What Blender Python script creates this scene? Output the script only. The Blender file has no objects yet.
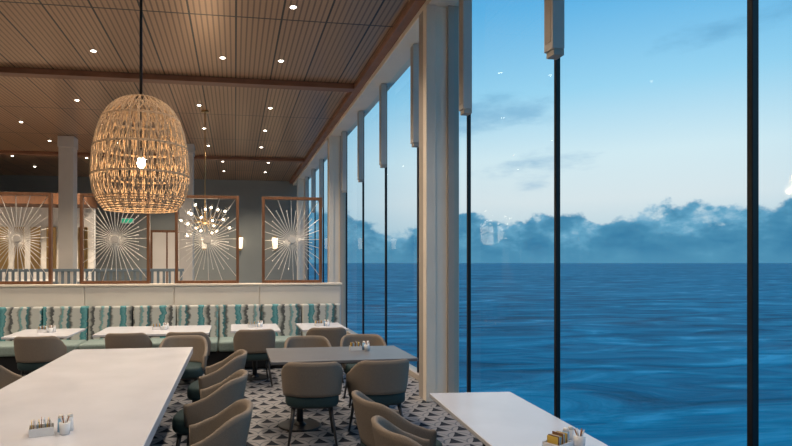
import bpy, bmesh, math, random
from mathutils import Vector, Matrix
random.seed(4)
scene = bpy.context.scene
try:
    scene.view_settings.view_transform = 'Standard'
except Exception: pass

# ---------------------------------------------------------------- materials
def new_mat(name):
    m = bpy.data.materials.new(name); m.use_nodes = True
    nt = m.node_tree
    return m, nt, nt.nodes['Principled BSDF']
def N(nt, t, **kw):
    n = nt.nodes.new(t)
    for k, v in kw.items(): setattr(n, k, v)
    return n
def ramp(nt, stops, interp='LINEAR'):
    r = N(nt, 'ShaderNodeValToRGB'); r.color_ramp.interpolation = interp
    e = r.color_ramp.elements
    while len(e) > 1: e.remove(e[-1])
    e[0].position = stops[0][0]; e[0].color = (*stops[0][1], 1)
    for p, c in stops[1:]:
        x = e.new(p); x.color = (*c, 1)
    return r
def math_n(nt, op, a, b=None, c=None, clamp=False):
    n = N(nt, 'ShaderNodeMath', operation=op); n.use_clamp = clamp
    for i, v in enumerate((a, b, c)):
        if v is None: continue
        if isinstance(v, (int, float)): n.inputs[i].default_value = v
        else: nt.links.new(v, n.inputs[i])
    return n.outputs[0]
def mix(nt, f, a, b):
    n = N(nt, 'ShaderNodeMix', data_type='RGBA')
    for idx, v in ((0, f), (6, a), (7, b)):
        if isinstance(v, (int, float)): n.inputs[idx].default_value = v
        elif isinstance(v, tuple): n.inputs[idx].default_value = (*v, 1)
        else: nt.links.new(v, n.inputs[idx])
    return n.outputs[2]
def pm(name, col, rough=.5, metal=0, var=0.08, nscale=6, bump=0.0, spec=None, stretch=(1,1,1)):
    m, nt, b = new_mat(name)
    tc = N(nt, 'ShaderNodeTexCoord'); mp = N(nt, 'ShaderNodeMapping')
    mp.inputs['Scale'].default_value = stretch
    nt.links.new(tc.outputs['Object'], mp.inputs[0])
    no = N(nt, 'ShaderNodeTexNoise'); no.inputs['Scale'].default_value = nscale
    no.inputs['Detail'].default_value = 4
    nt.links.new(mp.outputs[0], no.inputs['Vector'])
    d = tuple(c*(1-var) for c in col); l = tuple(min(1, c*(1+var)) for c in col)
    r = ramp(nt, [(.3, d), (.7, l)])
    nt.links.new(no.outputs['Fac'], r.inputs[0])
    nt.links.new(r.outputs[0], b.inputs['Base Color'])
    b.inputs['Roughness'].default_value = rough; b.inputs['Metallic'].default_value = metal
    if spec is not None: b.inputs['Specular IOR Level'].default_value = spec
    if bump:
        bp = N(nt, 'ShaderNodeBump'); bp.inputs['Strength'].default_value = bump
        bp.inputs['Distance'].default_value = .01
        nt.links.new(no.outputs['Fac'], bp.inputs['Height']); nt.links.new(bp.outputs[0], b.inputs['Normal'])
    return m
def emat(name, col, s):
    m, nt, b = new_mat(name)
    b.inputs['Base Color'].default_value = (*col, 1)
    b.inputs['Emission Color'].default_value = (*col, 1); b.inputs['Emission Strength'].default_value = s
    return m

M_white = pm('quartz_white', (.70,.70,.74), .22, 0, .05, 3)
M_grey = pm('table_grey', (.15,.15,.16), .35, 0, .08, 4)
M_black = pm('black_metal', (.012,.013,.016), .4, .3)
M_wood = pm('screen_wood', (.17,.075,.035), .45, 0, .25, 5, stretch=(8,8,1))
M_beam = pm('beam_wood', (.27,.125,.07), .45, 0, .15, 3)
M_fabric = pm('chair_fabric', (.25,.205,.165), .9, 0, .12, 180, .3, .2)
M_seat = pm('seat_teal', (.026,.052,.056), .75, 0, .15, 160, .3, .3)
M_leg = pm('chair_leg_dark', (.03,.028,.028), .45)
M_pillar = pm('pillar_beige', (.90,.80,.67), .5, 0, .03, 3)
M_pillar2 = pm('pillar_grey', (.45,.39,.33), .5, 0, .04, 3)
M_box = pm('housing_grey', (.56,.52,.47), .5, 0, .04, 3)
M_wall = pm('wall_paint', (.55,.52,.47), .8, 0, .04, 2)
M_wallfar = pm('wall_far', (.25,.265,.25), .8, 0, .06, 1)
M_rattan = pm('rattan', (.50,.35,.22), .7, 0, .3, 30)
M_silver = pm('champagne_metal', (.80,.75,.68), .35, .4, .05)
M_brass = pm('brass', (.5,.33,.15), .3, 1, .05)
M_ceram = pm('ceramic', (.8,.8,.8), .25)
M_yel = pm('sachet_yellow', (.75,.5,.08), .6); M_brn = pm('sachet_brown', (.3,.14,.06), .6)
M_blu = pm('sachet_blue', (.25,.45,.65), .6)
M_slat = pm('slat_bluegrey', (.20,.26,.30), .6)
M_panel = pm('divider_panel', (.72,.66,.59), .5, 0, .04, 2)
M_wwall = pm('lit_niche_white', (.8,.77,.72), .6)
M_bulb = emat('bulb', (1,.72,.40), 30)
M_bulb2 = emat('chandelier_bulb', (1,.82,.6), 9)
M_down = emat('downlight_lens', (1,.88,.72), 16)
M_exit = emat('exit_green', (.05,.55,.30), .6)
M_sconce = emat('sconce_glow', (1,.80,.55), 1.8)

# bronze ceiling
M_ceil, nt, b = new_mat('ceiling_bronze')
tc = N(nt,'ShaderNodeTexCoord'); sp = N(nt,'ShaderNodeSeparateXYZ'); nt.links.new(tc.outputs['Object'], sp.inputs[0])
def seam(out, size, w):
    a = math_n(nt,'DIVIDE', out, size); f = math_n(nt,'FRACT', a); return math_n(nt,'LESS_THAN', f, w/size)
s1 = seam(sp.outputs['X'], .62, .028); s2 = seam(sp.outputs['Y'], 2.6, .03)
sm = math_n(nt,'MAXIMUM', s1, s2)
slat = math_n(nt,'LESS_THAN', math_n(nt,'FRACT', math_n(nt,'DIVIDE', sp.outputs['X'], .0775)), .30)
c1 = mix(nt, slat, (.56,.345,.20), (.25,.145,.085))
wn = N(nt,'ShaderNodeTexWhiteNoise')
cell = N(nt,'ShaderNodeCombineXYZ')
nt.links.new(math_n(nt,'FLOOR', math_n(nt,'DIVIDE', sp.outputs['X'], .62)), cell.inputs[0])
nt.links.new(math_n(nt,'FLOOR', math_n(nt,'DIVIDE', sp.outputs['Y'], 2.6)), cell.inputs[1])
nt.links.new(cell.outputs[0], wn.inputs['Vector'])
c1b = mix(nt, math_n(nt,'MULTIPLY', wn.outputs['Value'], .3), c1, (.30,.17,.10))
c2 = mix(nt, sm, c1b, (.04,.025,.018))
nt.links.new(c2, b.inputs['Base Color']); b.inputs['Metallic'].default_value=.45; b.inputs['Roughness'].default_value=.3

# carpet with scale pattern
M_floor, nt, b = new_mat('carpet_scallop')
tc = N(nt,'ShaderNodeTexCoord'); sp = N(nt,'ShaderNodeSeparateXYZ'); nt.links.new(tc.outputs['Object'], sp.inputs[0])
v = math_n(nt,'DIVIDE', sp.outputs['Y'], .19)
row = math_n(nt,'FLOOR', v); fv = math_n(nt,'FRACT', v)
par = math_n(nt,'MULTIPLY', math_n(nt,'MODULO', row, 2), .5)
u = math_n(nt,'ADD', math_n(nt,'DIVIDE', sp.outputs['X'], .23), par)
fu = math_n(nt,'ABSOLUTE', math_n(nt,'SUBTRACT', math_n(nt,'FRACT', u), .5))
lim = math_n(nt,'MULTIPLY', math_n(nt,'POWER', math_n(nt,'SUBTRACT', 1.0, fv, clamp=True), 1.5), .36)
dark = math_n(nt,'LESS_THAN', fu, math_n(nt,'SUBTRACT', lim, .03))
no = N(nt,'ShaderNodeTexNoise'); no.inputs['Scale'].default_value=60; nt.links.new(tc.outputs['Object'], no.inputs['Vector'])
cd = mix(nt, no.outputs['Fac'], (.014,.018,.026), (.04,.045,.055))
r2 = math_n(nt,'SQRT', math_n(nt,'ADD', math_n(nt,'MULTIPLY', fu, fu), math_n(nt,'MULTIPLY', math_n(nt,'MULTIPLY', fv, fv), .5)))
ring = math_n(nt,'LESS_THAN', math_n(nt,'ABSOLUTE', math_n(nt,'SUBTRACT', r2, .50)), .03)
base = mix(nt, ring, (.30,.29,.29), (.15,.16,.18))
c = mix(nt, dark, base, cd)
nt.links.new(c, b.inputs['Base Color']); b.inputs['Roughness'].default_value=.95; b.inputs['Specular IOR Level'].default_value=.1

# striped ikat banquette fabric
M_ikat, nt, b = new_mat('banquette_ikat')
tc = N(nt,'ShaderNodeTexCoord'); sp = N(nt,'ShaderNodeSeparateXYZ'); nt.links.new(tc.outputs['Object'], sp.inputs[0])
mp2 = N(nt,'ShaderNodeMapping'); mp2.inputs['Scale'].default_value=(5,5,11); nt.links.new(tc.outputs['Object'], mp2.inputs[0])
n2 = N(nt,'ShaderNodeTexNoise'); n2.inputs['Scale'].default_value=1; n2.inputs['Detail'].default_value=5; n2.inputs['Roughness'].default_value=.65; nt.links.new(mp2.outputs[0], n2.inputs['Vector'])
xx = math_n(nt,'ADD', sp.outputs['X'], math_n(nt,'MULTIPLY', n2.outputs['Fac'], .16))
st = math_n(nt,'FRACT', math_n(nt,'DIVIDE', xx, .62))
W=(.54,.54,.50); T=(.04,.20,.23); T2=(.14,.36,.38); K=(.09,.095,.095); G=(.30,.30,.27)
r = ramp(nt, [(.0,W),(.13,W),(.15,T),(.25,T2),(.29,T),(.31,W),(.38,G),(.41,K),(.46,K),(.48,W),(.60,W),(.62,G),(.68,T2),(.72,W),(.80,W),(.82,T),(.89,K),(.92,G),(.95,W)])
nt.links.new(st, r.inputs[0]); nt.links.new(r.outputs[0], b.inputs['Base Color']); b.inputs['Roughness'].default_value=.85
M_bseat = pm('banquette_seat_fabric', (.24,.31,.29), .8, 0, .1, 40)

# glass
def glass(name, tint, lo, hi):
    m, nt, b = new_mat(name)
    nt.nodes.remove(b); out = [n for n in nt.nodes if n.type=='OUTPUT_MATERIAL'][0]
    tr = N(nt,'ShaderNodeBsdfTransparent'); tr.inputs[0].default_value=(*tint,1)
    gl = N(nt,'ShaderNodeBsdfGlossy'); gl.inputs['Roughness'].default_value=.02
    lw = N(nt,'ShaderNodeLayerWeight'); lw.inputs[0].default_value=.5
    f = math_n(nt,'ADD', math_n(nt,'MULTIPLY', math_n(nt,'POWER', lw.outputs['Facing'], 4), hi), lo)
    ms = N(nt,'ShaderNodeMixShader'); nt.links.new(f, ms.inputs[0])
    nt.links.new(tr.outputs[0], ms.inputs[1]); nt.links.new(gl.outputs[0], ms.inputs[2]); nt.links.new(ms.outputs[0], out.inputs[0])
    return m
M_glass = glass('window_glass', (.88,.975,1.0), .006, .24)
M_globe = glass('globe_glass', (.95,.95,.95), .04, .5)

# sea
M_sea, nt, b = new_mat('sea_water')
tc = N(nt,'ShaderNodeTexCoord')
mp = N(nt,'ShaderNodeMapping'); mp.inputs['Scale'].default_value=(.030,.085,1); mp.inputs['Rotation'].default_value=(0,0,math.radians(28))
nt.links.new(tc.outputs['Object'], mp.inputs[0])
n1 = N(nt,'ShaderNodeTexNoise'); n1.inputs['Scale'].default_value=1; n1.inputs['Detail'].default_value=7; n1.inputs['Roughness'].default_value=.6; n1.inputs['Distortion'].default_value=1.1
nt.links.new(mp.outputs[0], n1.inputs['Vector'])
mp2 = N(nt,'ShaderNodeMapping'); mp2.inputs['Scale'].default_value=(.004,.009,1); nt.links.new(tc.outputs['Object'], mp2.inputs[0])
n2 = N(nt,'ShaderNodeTexNoise'); n2.inputs['Detail'].default_value=5; n2.inputs['Scale'].default_value=1; nt.links.new(mp2.outputs[0], n2.inputs['Vector'])
f = math_n(nt,'ADD', math_n(nt,'MULTIPLY', n1.outputs['Fac'], .75), math_n(nt,'MULTIPLY', n2.outputs['Fac'], .25))
r = ramp(nt, [(.38,(.002,.17,.20)),(.48,(.005,.32,.37)),(.55,(.025,.47,.50)),(.64,(.22,.74,.74))])  # palest stops paint the wave highlights into the base colour
nt.links.new(f, r.inputs[0]); nt.links.new(r.outputs[0], b.inputs['Base Color'])
b.inputs['Roughness'].default_value=.5; b.inputs['Specular IOR Level'].default_value=.03
bp = N(nt,'ShaderNodeBump'); bp.inputs['Strength'].default_value=.8; bp.inputs['Distance'].default_value=2
nt.links.new(n1.outputs['Fac'], bp.inputs['Height']); nt.links.new(bp.outputs[0], b.inputs['Normal'])

# ---------------------------------------------------------------- mesh builder
class MB:
    def __init__(s): s.bm = bmesh.new()
    def _mi(s, faces, mi, smooth):
        for f in faces: f.material_index = mi; f.smooth = smooth
    def box(s, x0,x1,y0,y1,z0,z1, mi=0, rot=0, tilt=None):
        c = Vector(((x0+x1)/2,(y0+y1)/2,(z0+z1)/2))
        m = Matrix.Translation(c) @ Matrix.Rotation(rot,4,'Z')
        if tilt: m = m @ Matrix.Rotation(tilt[0],4,tilt[1])
        m = m @ Matrix.Diagonal((abs(x1-x0),abs(y1-y0),abs(z1-z0),1))
        r = bmesh.ops.create_cube(s.bm, size=1, matrix=m)
        s._mi({f for v in r['verts'] for f in v.link_faces}, mi, False); return s
    def cyl(s, p0, p1, r0, r1=None, seg=12, mi=0, smooth=True):
        r1 = r0 if r1 is None else r1
        p0=Vector(p0); p1=Vector(p1); d=p1-p0
        q = d.to_track_quat('Z','Y').to_matrix().to_4x4()
        m = Matrix.Translation((p0+p1)/2) @ q
        r = bmesh.ops.create_cone(s.bm, cap_ends=True, segments=seg, radius1=r0, radius2=r1, depth=d.length, matrix=m)
        fs = {f for v in r['verts'] for f in v.link_faces}
        for f in fs: f.material_index=mi; f.smooth = smooth and len(f.verts)==4
        return s
    def sph(s, c, r, mi=0, sc=(1,1,1), seg=14):
        m = Matrix.Translation(c) @ Matrix.Diagonal((*sc,1))
        q = bmesh.ops.create_uvsphere(s.bm, u_segments=seg, v_segments=max(6,seg//2), radius=r, matrix=m)
        s._mi({f for v in q['verts'] for f in v.link_faces}, mi, True); return s
    def grid(s, rows, mi=0, closed=False, caps=False):
        vs = [[s.bm.verts.new(p) for p in r] for r in rows]
        n = len(rows[0])
        for i in range(len(vs)-1):
            for j in range(n if closed else n-1):
                f = s.bm.faces.new((vs[i][j], vs[i][(j+1)%n], vs[i+1][(j+1)%n], vs[i+1][j])); f.material_index=mi; f.smooth=True
        if caps:
            for r_, rev in ((vs[0], True),(vs[-1], False)):
                f = s.bm.faces.new(list(reversed(r_)) if rev else r_); f.material_index=mi; f.smooth=True
        return s
    def mesh(s, name, mats):
        bmesh.ops.recalc_face_normals(s.bm, faces=s.bm.faces[:])
        me = bpy.data.meshes.new(name); s.bm.to_mesh(me); s.bm.free()
        for m in mats: me.materials.append(m)
        return me
    def obj(s, name, mats, bevel=0, parent=None, loc=(0,0,0), rot=0):
        o = bpy.data.objects.new(name, s.mesh(name, mats)); scene.collection.objects.link(o)
        o.location = loc; o.rotation_euler[2] = rot
        if bevel:
            b = o.modifiers.new('bevel','BEVEL'); b.width=bevel; b.segments=3; b.limit_method='ANGLE'; b.angle_limit=math.radians(40)
        if parent: o.parent = parent
        return o
def box(name, x0,x1,y0,y1,z0,z1, mat, bevel=0, parent=None):
    c=((x0+x1)/2,(y0+y1)/2,(z0+z1)/2)
    return MB().box(x0-c[0],x1-c[0],y0-c[1],y1-c[1],z0-c[2],z1-c[2]).obj(name,[mat],bevel,parent,c)
def inst(name, me, loc, rot=0):
    o = bpy.data.objects.new(name, me); scene.collection.objects.link(o); o.location=loc; o.rotation_euler[2]=rot; return o
def empty(name, loc=(0,0,0)):
    o = bpy.data.objects.new(name, None); scene.collection.objects.link(o); o.location=loc; o.empty_display_size=.1; return o

XG = 2.668; XP = 2.34; CZ = 5.04; HZ = 4.867; XL=-9; YB=-3; YF=23.2
# ---------------------------------------------------------------- shell
MB().box(XL-.2,XG+.12,YB-.2,YF+.2,-.2,0).obj('floor',[M_floor])
MB().box(XL-.2,XG+.2,YB-.2,YF+.2,CZ,CZ+.2).obj('ceiling',[M_ceil])
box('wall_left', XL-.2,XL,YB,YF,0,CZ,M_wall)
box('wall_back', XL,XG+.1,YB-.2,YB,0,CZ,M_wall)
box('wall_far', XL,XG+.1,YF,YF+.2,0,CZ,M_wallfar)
box('trim_1', XP,XG+.12,YB,YF,HZ,CZ,M_pillar,.01)
box('trim_2', XG-.06,XG+.10,YB,YF,0,.09,M_pillar2,.01)
box('trim_3', XP-.14,XP-.002,YB,YF,CZ-.10,CZ,M_beam,.01)
for i,y in enumerate((2.9,10.5,18.2)):
    box('ceiling_beam', XL,XP-.14,y-.10,y+.12,CZ-.10,CZ,M_beam,.01)
for k in (-1,0,1,2):
    y=6.88+7.30*k
    m = MB()
    m.box(XP,XG+.08,y-.15,y+.15,0,HZ,0)
    m.box(XP-.025,XP+.10,y-.175,y-.05,0,HZ,0)
    m.box(XP+.25,XG+.06,y-.19,y-.14,0,HZ,1)
    m.box(XP-.012,XP+.0,y-.02,y+.15,0,HZ,1)
    m.obj('window_pillar',[M_pillar,M_pillar2],.012)
ys=[2.598+1.825*k for k in range(-3,12)]
for i,y in enumerate(ys):
    box('window_mullion', XG-.02,XG+.02,y-.017,y+.017,.09,HZ,M_black,.004)
    m=MB()
    m.box(XG-.13,XG-.025,y-.15,y-.02,3.44,HZ-.01,0)
    m.box(XG-.115,XG-.022,y-.14,y-.03,3.39,3.44,1)
    m.box(XG-.135,XG-.128,y-.13,y-.04,3.50,HZ-.03,1)
    m.obj('blind_housing',[M_box,M_pillar2],.008)
prev=YB; gi=1
for y in ys+[YF]:
    if y-prev>.2:
        MB().grid([[(XG,prev+.022,.091),(XG,y-.022,.091)],[(XG,prev+.022,HZ-.001),(XG,y-.022,HZ-.001)]]).obj('window_%d'%gi,[M_glass]); gi+=1
    prev=y

# sea
MB().grid([[(-3000,-30000,0),(60000,-30000,0)],[(-3000,60000,0),(60000,60000,0)]]).obj('sea',[M_sea],loc=(0,0,-19))

# ---------------------------------------------------------------- divider + banquette
DX0,DX1=-6.5,1.87
m=MB(); m.box(DX0,DX1,10.02,10.2,0,1.31,0)
x=DX1
while x-1.45>DX0:
    m.box(x-1.44,x-.008,10.0,10.03,.05,1.305,0); x-=1.45
m.box(DX0,DX1+.02,9.98,10.22,1.31,1.345,1)
m.obj('divider_wall',[M_panel,M_pillar],.006)
m=MB(); m.box(DX0,DX1-.04,9.2,9.98,.0,.30,2)
x=DX1-.04
while x-.7>DX0:
    m.box(x-.69,x-.005,9.72,9.97,.42,.99,0,tilt=(-.06,'X'))
    m.box(x-.69,x-.005,9.12,9.8,.30,.46,1); x-=.70
m.obj('banquette_bench',[M_ikat,M_bseat,M_black],.035)

def screen(x0,x1,z0=1.347,z1=2.87,y=10.1):
    w=.05; m=MB()
    m.box(x0,x0+w,y-.04,y+.04,z0,z1,0); m.box(x1-w,x1,y-.04,y+.04,z0,z1,0)
    m.box(x0+w,x1-w,y-.04,y+.04,z0,z0+w,0); m.box(x0+w,x1-w,y-.04,y+.04,z1-w,z1,0)
    cx,cz=(x0+x1)/2,(z0+z1)/2; hw=(x1-x0)/2-w; hh=(z1-z0)/2-w
    n=40
    for i in range(n):
        a=2*math.pi*i/n+.03
        ca,sa=math.cos(a),math.sin(a)
        t=min(hw/abs(ca) if abs(ca)>1e-4 else 9, hh/abs(sa) if abs(sa)>1e-4 else 9)
        f=1 if i%2==0 else .72
        m.cyl((cx+ca*.05,y,cz+sa*.05),(cx+ca*t*f,y,cz+sa*t*f),.0065,.0065,6,1)
        if i%2: m.sph((cx+ca*t*f,y,cz+sa*t*f),.012,1,seg=8)
    m.cyl((cx,y-.02,cz),(cx,y+.02,cz),.06,.06,16,1)
    m.obj('starburst_screen',[M_wood,M_silver],.003)
for a,b_ in ((-5.7,-4.6),(-4.12,-3.02),(-2.575,-1.44),(-1.02,.07),(.47,1.54)): screen(a,b_)

# ---------------------------------------------------------------- tables
def table(name,x0,x1,y0,y1,mat,z=.75,th=.03,rot=0,legs=1):
    cx,cy=(x0+x1)/2,(y0+y1)/2; hx,hy=(x1-x0)/2,(y1-y0)/2
    m=MB(); m.box(-hx,hx,-hy,hy,z-th,z,0); m.box(-hx+.08,hx-.08,-hy+.08,hy-.08,z-th-.02,z-th,1)
    if legs==1: ps=[(0,0)]
    elif hx>hy: ps=[(-hx*.55,0),(hx*.55,0)]
    else: ps=[(0,-hy*.6),(0,hy*.6)]
    for px,py in ps:
        m.cyl((px,py,.02),(px,py,z-th-.02),.035,.035,16,1)
        m.cyl((px,py,.0),(px,py,.015),.23,.22,28,1); m.cyl((px,py,.015),(px,py,.05),.07,.036,20,1)
    return m.obj(name,[mat,M_black],.005,loc=(cx,cy,0),rot=rot)
table('dining_table',.34,1.81,5.475,6.37,M_grey,legs=2)
for a in ((-2.96,-2.15,7.83,8.72),(-1.86,-.35,7.89,8.87),(-.06,.64,8.06,8.95),(.95,1.62,8.06,8.95)):
    table('dining_table',*a,M_white,legs=2 if a[1]-a[0]>1 else 1)
table('dining_table',1.34,1.95,2.2,3.98,M_white,rot=math.radians(-4),legs=2)
# communal table
m=MB(); hx,hy=.64,2.6
m.box(-hx,hx,-hy,hy,.68,.75,0)
m.box(-hx+.12,hx-.12,-hy+.12,hy-.12,.60,.68,1)
for yy in (-1.9,0,2.1): m.box(-.34,.34,yy-.05,yy+.05,.0,.60,1)
m.box(-.05,.05,-1.9,2.1,.1,.60,1)
m.obj('communal_table',[M_white,M_pillar2],.006,loc=(-1.11,4.0,0))

# ---------------------------------------------------------------- chair
def chair_mesh():
    m=MB()
    a,b_=.285,.27; n=26; k=9; th=.035
    def pt(phi,v,off):
        s=math.sin(phi); c=math.cos(phi)
        e=.8
        sx=math.copysign(abs(s)**e,s); cy=math.copysign(abs(c)**e,c)
        t=max(0,min(1,(math.cos(phi)+.35)/1.15)); t=t*t*(3-2*t)
        top=.60+.19*t
        bot=.43+.04*t
        z=bot+(top-bot)*v
        fl=.90+.13*v - .06*v*v
        lean=-.045*v*t
        x=(a*fl+off*th*.5)*sx; y=-(b_*fl+off*th*.5)*cy+lean
        return (x,y,z)
    phis=[math.radians(-112+224*i/(n-1)) for i in range(n)]
    sec=[]
    for p in phis:
        loop=[pt(p,v/k,1) for v in range(k+1)]+[(lambda q:(q[0],q[1],q[2]+.008))(pt(p,1.0,0))]+[pt(p,v/k,-1) for v in range(k,-1,-1)]
        sec.append(loop)
    m.grid(sec,0,closed=True,caps=True)
    rows=[]
    for z,s in ((.365,.86),(.37,.96),(.39,1.0),(.44,1.0),(.47,.97),(.483,.88),(.487,.5),(.489,.05)):
        r=[]
        for i in range(32):
            t=2*math.pi*i/32; c=math.cos(t); q=math.sin(t); e=.6
            r.append((.255*s*math.copysign(abs(c)**e,c),.01+.255*s*math.copysign(abs(q)**e,q),z))
        rows.append(r)
    m.grid(rows,1,closed=True,caps=True)
    m.box(-.19,.19,-.17,.20,.345,.368,2)
    for sx in (-1,1):
        m.cyl((.17*sx,-.15,.365),(.225*sx,-.23,0),.019,.010,10,2)
        m.cyl((.17*sx,.18,.365),(.215*sx,.235,0),.019,.010,10,2)
    return m.mesh('dining_chair',[M_fabric,M_seat,M_leg])
CH=chair_mesh()
R=math.radians
chairs=[(.73,5.42,R(-6)),(1.37,5.43,R(4)),(.87,6.72,R(180)),(1.56,6.78,R(176)),
 (-2.45,7.75,R(2)),(-1.4,7.93,0),(-.62,7.93,R(-4)),(.27,8.08,R(3)),(1.30,8.16,R(-3)),
 (-.21,3.66,R(84)),(-.22,4.75,R(80)),(-.20,5.85,R(86)),(-.62,6.98,R(178)),(-2.0,5.45,R(-90)),(-2.0,4.2,R(-88)),
 (1.13,3.82,R(-80)),(1.10,3.12,R(-84))]
for c in chairs: inst('dining_chair',CH,(c[0],c[1],0),c[2])

# ---------------------------------------------------------------- condiment caddies
def caddy_mesh():
    m=MB(); w,d,h,t=.055,.04,.035,.003
    m.box(-w,w,-d,d,0,t,0)
    for a in ((-w,w,-d,-d+t),(-w,w,d-t,d),(-w,-w+t,-d,d),(w-t,w,-d,d)): m.box(*a,t,h,0)
    rnd=random.Random(3)
    for i in range(11):
        x=-w+.012+i*.0085
        m.box(x-.0012,x+.0012,-.025,.025,.006,.058+rnd.random()*.012,1+(i%4),tilt=(rnd.uniform(-.2,.2),'Y'))
    for x,mi in ((.085,4),(.125,0)):
        m.cyl((x,.01,0),(x,.01,.06),.017,.014,16,mi); m.cyl((x,.01,.06),(x,.01,.072),.0145,.010,16,5)
    m.cyl((.10,-.045,0),(.10,-.045,.05),.022,.026,18,0)
    for i in range(6):
        a=i*1.05; m.cyl((.10,-.045,.03),(.10+.02*math.cos(a),-.045+.02*math.sin(a),.075),.003,.003,6,2+(i%2))
    return m.mesh('condiment_caddy',[M_ceram,M_yel,M_brn,M_ceram,M_blu,M_silver])
CM=caddy_mesh()
for x,y,r_ in ((-1.06,3.36,.3),(1.62,2.68,.5),(-2.6,8.3,0),(-1.1,8.4,0),(.25,8.5,0),(1.25,8.5,0),(1.3,6.1,0)):
    o=inst('condiment_caddy',CM,(x,y,.75),r_)
    o.scale=(1.15,1.15,1.3)

# ---------------------------------------------------------------- rattan pendant
PX,PY=-.876,5.57; PT,PBm=3.264,2.20; PR=.448
lamp=empty('rattan_pendant_lamp',(PX,PY,PT))
prof=[(1,.12),(.985,.30),(.95,.50),(.89,.66),(.80,.79),(.68,.89),(.54,.955),(.40,.99),(.27,1.0),(.16,.96),(.07,.87),(.0,.75)]
def pr(v):
    v=max(0,min(1,v))
    for (z1,r1),(z0,r0) in zip(prof,prof[1:]):
        if z0<=v<=z1:
            return r0+(r1-r0)*(v-z0)/(z1-z0)
    return .8
H=PT-PBm
def P(v,a): r=pr(v)*PR; return (r*math.cos(a),r*math.sin(a),-H*(1-v))
def curve(name,lines,bev,mat,parent):
    cu=bpy.data.curves.new(name,'CURVE'); cu.dimensions='3D'; cu.bevel_depth=bev; cu.bevel_resolution=1
    for pts,c in lines:
        s=cu.splines.new('POLY'); s.points.add(len(pts)-1)
        for p,q in zip(s.points,pts): p.co=(*q,1)
        s.use_cyclic_u=c
    cu.materials.append(mat)
    o=bpy.data.objects.new(name,cu); scene.collection.objects.link(o); o.parent=parent; return o
L=[]
nr=30
for i in range(nr):
    a=2*math.pi*i/nr
    for da in (-.02,.02): L.append(([P(v/24,a+da) for v in range(24,-1,-1)],False))
curve('ribs',L,.0040,M_rattan,lamp)
L=[]
def ring(v): L.append(([P(v,2*math.pi*i/64) for i in range(64)],True))
for v in (1,.99,.975,.80,.79,.55,.54,.30,.29,.10,.08,.06,.04,.02,0): ring(v)
curve('hoops',L,.0055,M_rattan,lamp)
L=[]
for v0,v1,n in ((.785,.55,30),(.53,.30,30),(.28,.10,30),(.97,.80,15)):
    for sgn in (0,1):
        for dv in (0,.035):
            pts=[]
            for i in range(n*2):
                a=2*math.pi*i/(n*2)
                pts.append(P((v0-dv) if (i+sgn)%2 else v1, a))
                nx=2*math.pi*(i+.5)/(n*2)
                pts.append(P((v0+v1)/2-dv/2, nx))
            L.append((pts,True))
curve('lattice',L,.0036,M_rattan,lamp)
m=MB(); m.cyl((0,0,-.03),(0,0,.0),.06,.05,20,0); m.cyl((0,0,0),(0,0,CZ-PT),.014,.014,8,0)
m.cyl((0,0,CZ-PT-.04),(0,0,CZ-PT),.07,.07,20,0)
m.cyl((0,0,-.50),(0,0,-.0),.007,.007,8,0); m.cyl((0,0,-.56),(0,0,-.48),.022,.02,14,0)
m.obj('cord_and_holder',[M_black],parent=lamp)
MB().sph((0,0,-.62),.042,0,(1,1,1.25)).obj('bulb',[M_bulb],parent=lamp)
def light(name,t,loc,e,col,parent=None,**kw):
    ld=bpy.data.lights.new(name,t); ld.energy=e; ld.color=col
    for k,v in kw.items(): setattr(ld,k,v)
    o=bpy.data.objects.new(name,ld); scene.collection.objects.link(o); o.location=loc
    if parent: o.parent=parent
    return o
light('bulb_light','POINT',(0,0,-.74),16,(1,.72,.43),lamp,shadow_soft_size=.05)

# ---------------------------------------------------------------- globe chandelier
CX,CY,CZZ=-.65,12.76,2.62
ch=empty('globe_chandelier',(CX,CY,CZZ))
m=MB(); g=MB(); bl=MB()
m.cyl((0,0,0),(0,0,CZ-CZZ),.012,.012,8,0); m.sph((0,0,0),.07,0); m.cyl((0,0,CZ-CZZ-.04),(0,0,CZ-CZZ),.08,.08,16,0)
n=20
for i in range(n):
    z=1-2*(i+.5)/n; r=math.sqrt(1-z*z); a=i*2.39996
    rr=.58 if i%2 else .42
    d=Vector((r*math.cos(a),r*math.sin(a),z*.75))*rr
    m.cyl((0,0,0),d*.88,.007,.007,6,0); g.sph(d,.085,0); bl.sph(d,.026,0,seg=8)
m.obj('rods',[M_brass],parent=ch); g.obj('globes',[M_globe],parent=ch); bl.obj('bulbs',[M_bulb2],parent=ch)
light('glow','POINT',(0,0,-.2),30,(1,.8,.55),ch,shadow_soft_size=.3)

# ---------------------------------------------------------------- far room
def column(px,py):
    m=MB(); m.box(px-.19,px+.19,py-.19,py+.19,0,CZ); m.box(px-.21,px+.21,py-.21,py+.21,0,.12); m.box(px-.21,px+.21,py-.21,py+.21,CZ-.3,CZ)
    m.obj('column',[M_panel],.02)
for c in ((-4.39,16),(-1.35,16.5),(-7.3,16)): column(*c)
m=MB(); x=-5.6
while x<-1.1:
    m.box(x,x+.05,12.48,12.52,0,1.52,0); x+=.12
m.box(-5.62,-1.08,12.46,12.54,1.52,1.58,0); m.box(-5.62,-1.08,12.46,12.54,.0,.08,0)
m.obj('slat_partition',[M_slat],.004)
m=MB(); m.box(-.24,.24,-.03,.03,-.11,.11,0); m.box(-.21,.21,-.035,-.03,-.08,.08,1)
m.obj('exit_sign',[M_ceram,M_exit],.005,loc=(-4.15,YF-.04,3.35))
YW=YF-.01
m=MB(); m.box(-3.3,-2.0,YW-.06,YW,0,3.0,0); m.box(-3.2,-2.68,YW-.08,YW-.05,.1,2.9,1); m.box(-2.62,-2.1,YW-.08,YW-.05,.1,2.9,1)
m.obj('door_1',[M_wood,M_panel],.01)
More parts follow.
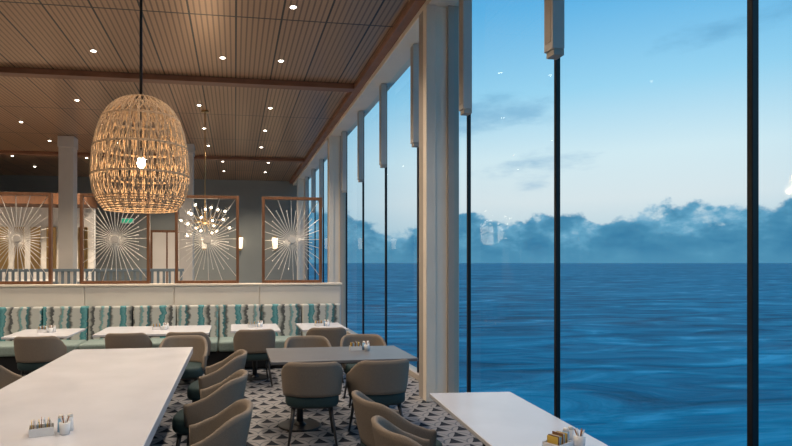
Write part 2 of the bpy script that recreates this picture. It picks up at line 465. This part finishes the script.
m=MB(); m.box(-8.9,-4.7,19.0,19.6,0,1.1,0); m.box(-8.9,-4.65,18.95,19.65,1.1,1.16,1)
m.box(-8.9,-4.7,20.2,20.4,0,3.9,1); m.box(-8.9,-4.65,19.0,20.4,3.55,3.9,2)
for i in range(8): m.box(-8.7+i*.5,-8.4+i*.5,20.12,20.2,1.5,2.9,3)
m.obj('serving_counter',[M_slat,M_wwall,M_wood,M_brass],.01)
for x in (-1.2,.2,1.6):
    m=MB(); m.cyl((0,0,-.22),(0,0,.22),.09,.12,16,1); m.box(-.05,.05,.05,.15,-.3,.3,0)
    m.obj('wall_sconce',[M_brass,M_sconce],loc=(x,YF-.16,2.5))

# ---------------------------------------------------------------- downlights
dl=MB(); pts=[(.75,7.4),(-4.2,7.4),(-6.8,7.4)]
for x in (-6.8,-4.2,-2.2,-.2,.75): pts.append((x,9.4))
for y in (1.4,4.6):
    for x in (-6.8,-4.2,-2.2,.75): pts.append((x,y))
for y in (12.3,14.4,16.5,19.0,21):
    for x in (-7.2,-5.0,-3.2,-.75,.75): pts.append((x+(.35 if int(y)%2 else 0),y))
for x,y in pts:
    dl.cyl((x,y,CZ-.008),(x,y,CZ+.002),.055,.055,16,0); dl.cyl((x,y,CZ-.011),(x,y,CZ-.006),.038,.038,14,1)
dl.obj('ceiling_downlights',[M_silver,M_down])
def spot(x,y,e,size=130):
    return light('downlight_spot','SPOT',(x,y,CZ-.03),e,(1,.83,.65),spot_size=R(size),spot_blend=.7,shadow_soft_size=.10)
for x,y,e in ((-4.2,1.4,180),(-2.2,1.4,160),(.75,1.4,220),(-4.2,4.6,190),(-2.2,4.6,160),(.75,4.6,260),(-6.8,7.4,250),(-4.2,7.4,260),(.75,7.4,280),
              (-4.2,9.4,240),(-2.2,9.4,240),(-.2,9.4,220),(.75,9.4,240),(-5.0,12.3,400),(-2.0,13.6,360),(.75,12.3,380),(-7.2,17.5,650),(-5,17.9,520),(-3.2,19.0,480),(-.75,19.0,420),(-2.5,21,400),(.75,21,400)):
    spot(x,y,e)

# ---------------------------------------------------------------- world
w=bpy.data.worlds.new('dusk_sky'); scene.world=w; w.use_nodes=True; nt=w.node_tree
bg=nt.nodes['Background']
tc=N(nt,'ShaderNodeTexCoord'); sp=N(nt,'ShaderNodeSeparateXYZ'); nt.links.new(tc.outputs['Generated'],sp.inputs[0])
z=sp.outputs['Z']
warm=ramp(nt,[(0,(.42,.60,.70)),(.10,(.80,.84,.86)),(.17,(.75,.88,.93)),(.27,(.38,.71,.92)),(.39,(.15,.50,.84)),(.8,(.05,.27,.64))])
cool=ramp(nt,[(0,(.18,.43,.60)),(.10,(.32,.60,.78)),(.20,(.26,.60,.83)),(.32,(.10,.46,.80)),(.45,(.05,.36,.74)),(.8,(.04,.23,.58))])
nt.links.new(z,warm.inputs[0]); nt.links.new(z,cool.inputs[0])
dp=N(nt,'ShaderNodeVectorMath',operation='DOT_PRODUCT'); dp.inputs[1].default_value=Vector((.54,.82,.13)).normalized()
nt.links.new(tc.outputs['Generated'],dp.inputs[0])
gm=N(nt,'ShaderNodeMapRange',interpolation_type='SMOOTHSTEP'); gm.inputs[1].default_value=.86; gm.inputs[2].default_value=.995; nt.links.new(dp.outputs['Value'],gm.inputs[0])
skyc=mix(nt,gm.outputs[0],cool.outputs[0],warm.outputs[0])
def mapped(scale,loc):
    mp=N(nt,'ShaderNodeMapping'); mp.inputs['Scale'].default_value=scale; mp.inputs['Location'].default_value=loc; nt.links.new(tc.outputs['Generated'],mp.inputs[0]); return mp.outputs[0]
def noise(vec,sc,det,ro=.5):
    n=N(nt,'ShaderNodeTexNoise'); n.inputs['Scale'].default_value=sc; n.inputs['Detail'].default_value=det; n.inputs['Roughness'].default_value=ro; nt.links.new(vec,n.inputs['Vector']); return n.outputs['Fac']
V=mapped((1,1,1.3),(.35,.2,0))
nA=noise(V,8,10,.60); nB=noise(V,24,5,.55)
dens=math_n(nt,'ADD',math_n(nt,'ADD',nA,math_n(nt,'MULTIPLY',math_n(nt,'SUBTRACT',nB,.5),.30)),math_n(nt,'MULTIPLY',math_n(nt,'SUBTRACT',.080,z),7.5))
def smooth(v,a,b_,lo=0,hi=1):
    m_=N(nt,'ShaderNodeMapRange',interpolation_type='SMOOTHSTEP'); m_.inputs[1].default_value=a; m_.inputs[2].default_value=b_; m_.inputs[3].default_value=lo; m_.inputs[4].default_value=hi; nt.links.new(v,m_.inputs[0]); return m_.outputs[0]
mask=smooth(dens,.49,.58)
body=math_n(nt,'ADD',math_n(nt,'MULTIPLY',dens,.40),math_n(nt,'MULTIPLY',math_n(nt,'SUBTRACT',1.0,noise(mapped((1,1,1.8),(2,1,.3)),16,7,.6)),.80))
cc=ramp(nt,[(.50,(.38,.58,.72)),(.60,(.15,.39,.57)),(.70,(.08,.28,.45)),(.85,(.045,.21,.38))]); nt.links.new(body,cc.inputs[0])
w2=noise(mapped((1,1,3.0),(1.3,2.4,.6)),4.2,7,.55)
c=mix(nt,smooth(w2,.58,.72,0,.55),skyc,(.14,.38,.62))
c=mix(nt,mask,c,cc.outputs[0])
hz=smooth(z,0,.035,.55,0); c=mix(nt,hz,c,(.12,.35,.52))
nt.links.new(c,bg.inputs[0]); bg.inputs[1].default_value=.97

# ---------------------------------------------------------------- camera
cd=bpy.data.cameras.new('camera'); cam=bpy.data.objects.new('camera',cd); scene.collection.objects.link(cam)
cam.location=(0,0,1.70); cam.rotation_euler=(R(90),0,R(-8.68))
cd.sensor_width=36; cd.lens=570/792*36; cd.shift_x=74/792; cd.shift_y=40/792; cd.clip_end=100000; cd.clip_start=.05
scene.camera=cam
